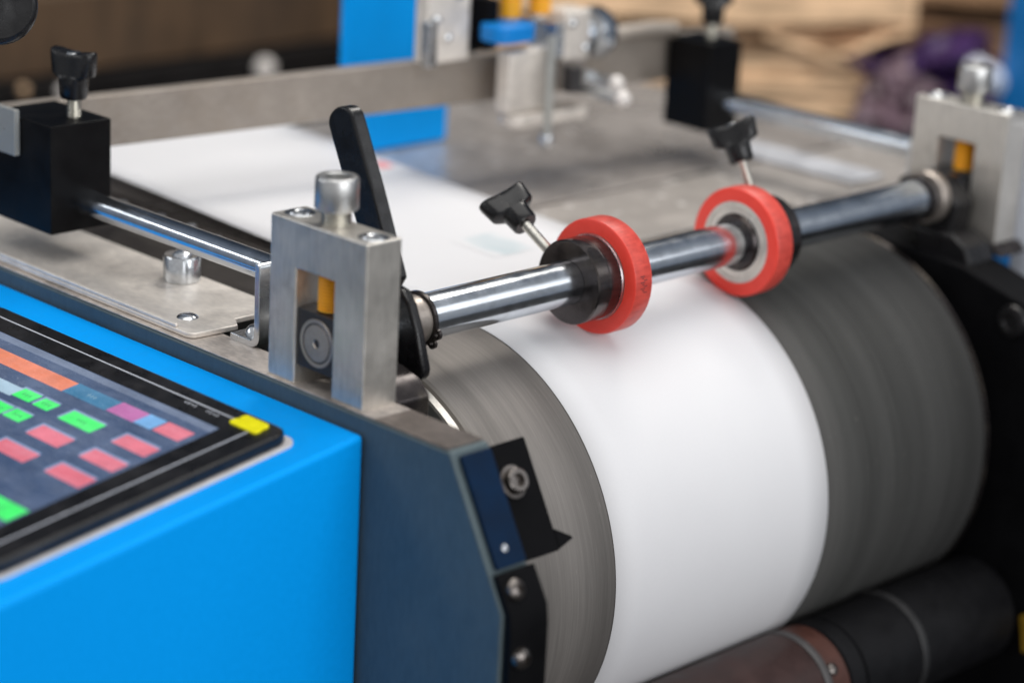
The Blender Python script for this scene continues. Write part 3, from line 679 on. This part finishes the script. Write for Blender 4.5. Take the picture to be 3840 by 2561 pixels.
bundle(-150, 212, -4, -55.5, 3, 0, 2, .6, 'card_d', 'darker thin cardboard layer with uneven edge above the tan bundles')
bundle(-150, 185, 6, -50.5, 5, 0, 1.8, 2.6, 'card', 'single pale cardboard sheet lying below the broad top bundle')
bundle(-150, 262, -6, -33, 48, .018, 2, 1.5, 'card', 'broad pale cardboard bundle on top of the stack')
bundle(268, 430, 40, -24, 40, .03, 3, .2, 'card_d', 'brown cardboard bundle beside the blue post')
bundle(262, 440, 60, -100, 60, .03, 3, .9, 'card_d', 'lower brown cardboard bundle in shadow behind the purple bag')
mb = MB()
fl0 = [(118, -46), (150, -55), (182, -66), (200, -60), (232, -45), (262, -34)]
for k, (u, z) in enumerate(fl0): pass
top = [mb.bm.verts.new((u, -10, z)) for u, z in fl0]; bk = [mb.bm.verts.new((u + 6, 90, -38 + .02*u)) for u, z in fl0]
for k in range(5): mb.bm.faces.new((top[k], top[k+1], bk[k+1], bk[k]))
o = tag(mb.build('cardboard_flap', 'card', None, xf=STK), 'bent cardboard flap drooping to a corner below the top bundle', 'cardboard', 'cardboard stacked behind the far clamp block')
md = o.modifiers.new('thickness', 'SOLIDIFY'); md.thickness = .004
tbl = MB().box(-160, 460, 10, 310, -420, -133).build('stack_table', 'darkmach', None, 3, xf=STK); tag(tbl, 'dark low table under the cardboard stack', 'table')
def bag(cx, cy, cz, rx, ry_, rz_, mat, name, label, seed):
    mb = MB(); bmesh.ops.create_icosphere(mb.bm, subdivisions=4, radius=1.)
    from mathutils import noise as mn
    for v_ in mb.bm.verts:
        n = v_.co.normalized(); f = 1 + .75*mn.noise(n*1.7 + Vector((seed, 0, 0))) + .28*mn.noise(n*4.5 + Vector((0, seed, 0)))
        v_.co = Vector((cx + n.x*rx*f, cy + n.y*ry_*f, cz + n.z*rz_*f))
    return tag(mb.build(name, mat, None, angle=30), label, 'bag')
bag(1165, 480, -86, 110, 46, 40, 'purple', 'plastic_bag', 'crumpled purple plastic bag behind the far bearing block', 3.1)
bag(1070, 470, -104, 44, 30, 38, 'mauve', 'plastic_bag', 'crumpled greyish mauve bag at the right end of the cardboard', 8.4)
pb = MB().cyl((1085, 400, -58), (1300, 380, -150), 13, 32).build('pale_pipe', 'pale', None); tag(pb, 'pale slanting pipe behind the far bearing block screw', 'pipe')
po = MB().box(1116, 1150, 350, 390, -420, 140).build('blue_post', 'postblue', None, 2); tag(po, 'dark blue upright post at the right edge', 'post')

fl = MB().box(-3000, 4000, -3000, 3000, -930, -900).build('floor', 'floor', None); structure(fl)
wl = MB().box(300, 5200, 2400, 2420, -899.5, 60).build('wall', 'wall', None); structure(wl)

# ------------------------------------------------------------------ camera (85 mm lens, wide aperture)
Rm = [[0.7072341418368866, -0.7050801243469399, 0.051786937263613775], [-0.1823664998178457, -0.25271412688421657, -0.9501989422312231], [0.6830536789773034, 0.6625689309981652, -0.3073110530252998]]
right, down, fwd = (Vector(r) for r in Rm)
cam = bpy.data.cameras.new('Camera'); co_ = bpy.data.objects.new('Camera', cam); col.objects.link(co_)
mw = Matrix.Identity(4)
for i in range(3): mw[i][0] = right[i]; mw[i][1] = -down[i]; mw[i][2] = -fwd[i]
mw.translation = Vector((-839.1157, -875.604, 379.7159))*S
co_.matrix_world = mw
cam.sensor_width = 36; cam.lens = 85.0; cam.clip_start = .01; cam.clip_end = 60
cam.dof.use_dof = True; cam.dof.focus_distance = 1.296; cam.dof.aperture_fstop = 3.2; cam.dof.aperture_blades = 9
sc.camera = co_

# ------------------------------------------------------------------ light
wd = bpy.data.worlds.new('World'); sc.world = wd; wd.use_nodes = True
nt = wd.node_tree; bg = nt.nodes['Background']
tc = N(nt, 'ShaderNodeTexCoord')
dp = N(nt, 'ShaderNodeVectorMath', operation='DOT_PRODUCT'); nt.links.new(tc.outputs['Generated'], dp.inputs[0]); dp.inputs[1].default_value = (-.6, -.66, .45)
mr = N(nt, 'ShaderNodeMapRange'); mr.inputs['From Min'].default_value = -1; nt.links.new(dp.outputs['Value'], mr.inputs['Value'])
wr = ramp(nt, mr.outputs['Result'], [(.0, (.015, .016, .02)), (.28, (.045, .06, .085)), (.46, (.17, .20, .25)), (.58, (.42, .44, .47)), (.75, (.50, .51, .53)), (1., (.55, .55, .56))])
nt.links.new(wr, bg.inputs['Color']); bg.inputs['Strength'].default_value = .78
def area(name, loc, target, sx_, sy_, power, c=(1, 1, 1)):
    l = bpy.data.lights.new(name, 'AREA'); l.shape = 'RECTANGLE'; l.size = sx_; l.size_y = sy_; l.energy = power; l.color = c
    o = bpy.data.objects.new(name, l); col.objects.link(o); o.location = loc
    d = Vector(target) - Vector(loc); o.rotation_euler = d.to_track_quat('-Z', 'Y').to_euler(); return o
area('ceiling_lamp', (.05, -.3, 1.7), (.12, 0, 0), 2.4, 1.5, 19, (1, .98, .95))
area('front_window', (-.2, -2.2, .55), (.15, 0, -.13), 1.9, 1.2, 23.5, (.97, .98, 1))
area('rod_streak_light', (-1.7, 1.6, 1.08), (0, .1, 0), 1.5, .16, 6, (.97, .98, 1))  # unseen light added for the streak along the near guide rod
area('shaft_streak_light', (1.7, -1.55, 1.15), (.2, 0, 0), .5, 1.0, 2.6, (.97, .98, 1))  # unseen light added for the streak on the chrome shaft
area('stack_fill_light', (.72, .34, .95), (.95, .62, -.06), .5, .4, 7.5, (1, .95, .88))  # unseen fill added to brighten the cardboard and the bed

sc.view_settings.view_transform = 'Standard'; sc.view_settings.look = 'None'
sc.view_settings.exposure = .13; sc.view_settings.gamma = 1
sc.render.engine = 'CYCLES'
sc.cycles.use_denoising = True
sc.cycles.max_bounces = 8
sc.cycles.sample_clamp_indirect = 6
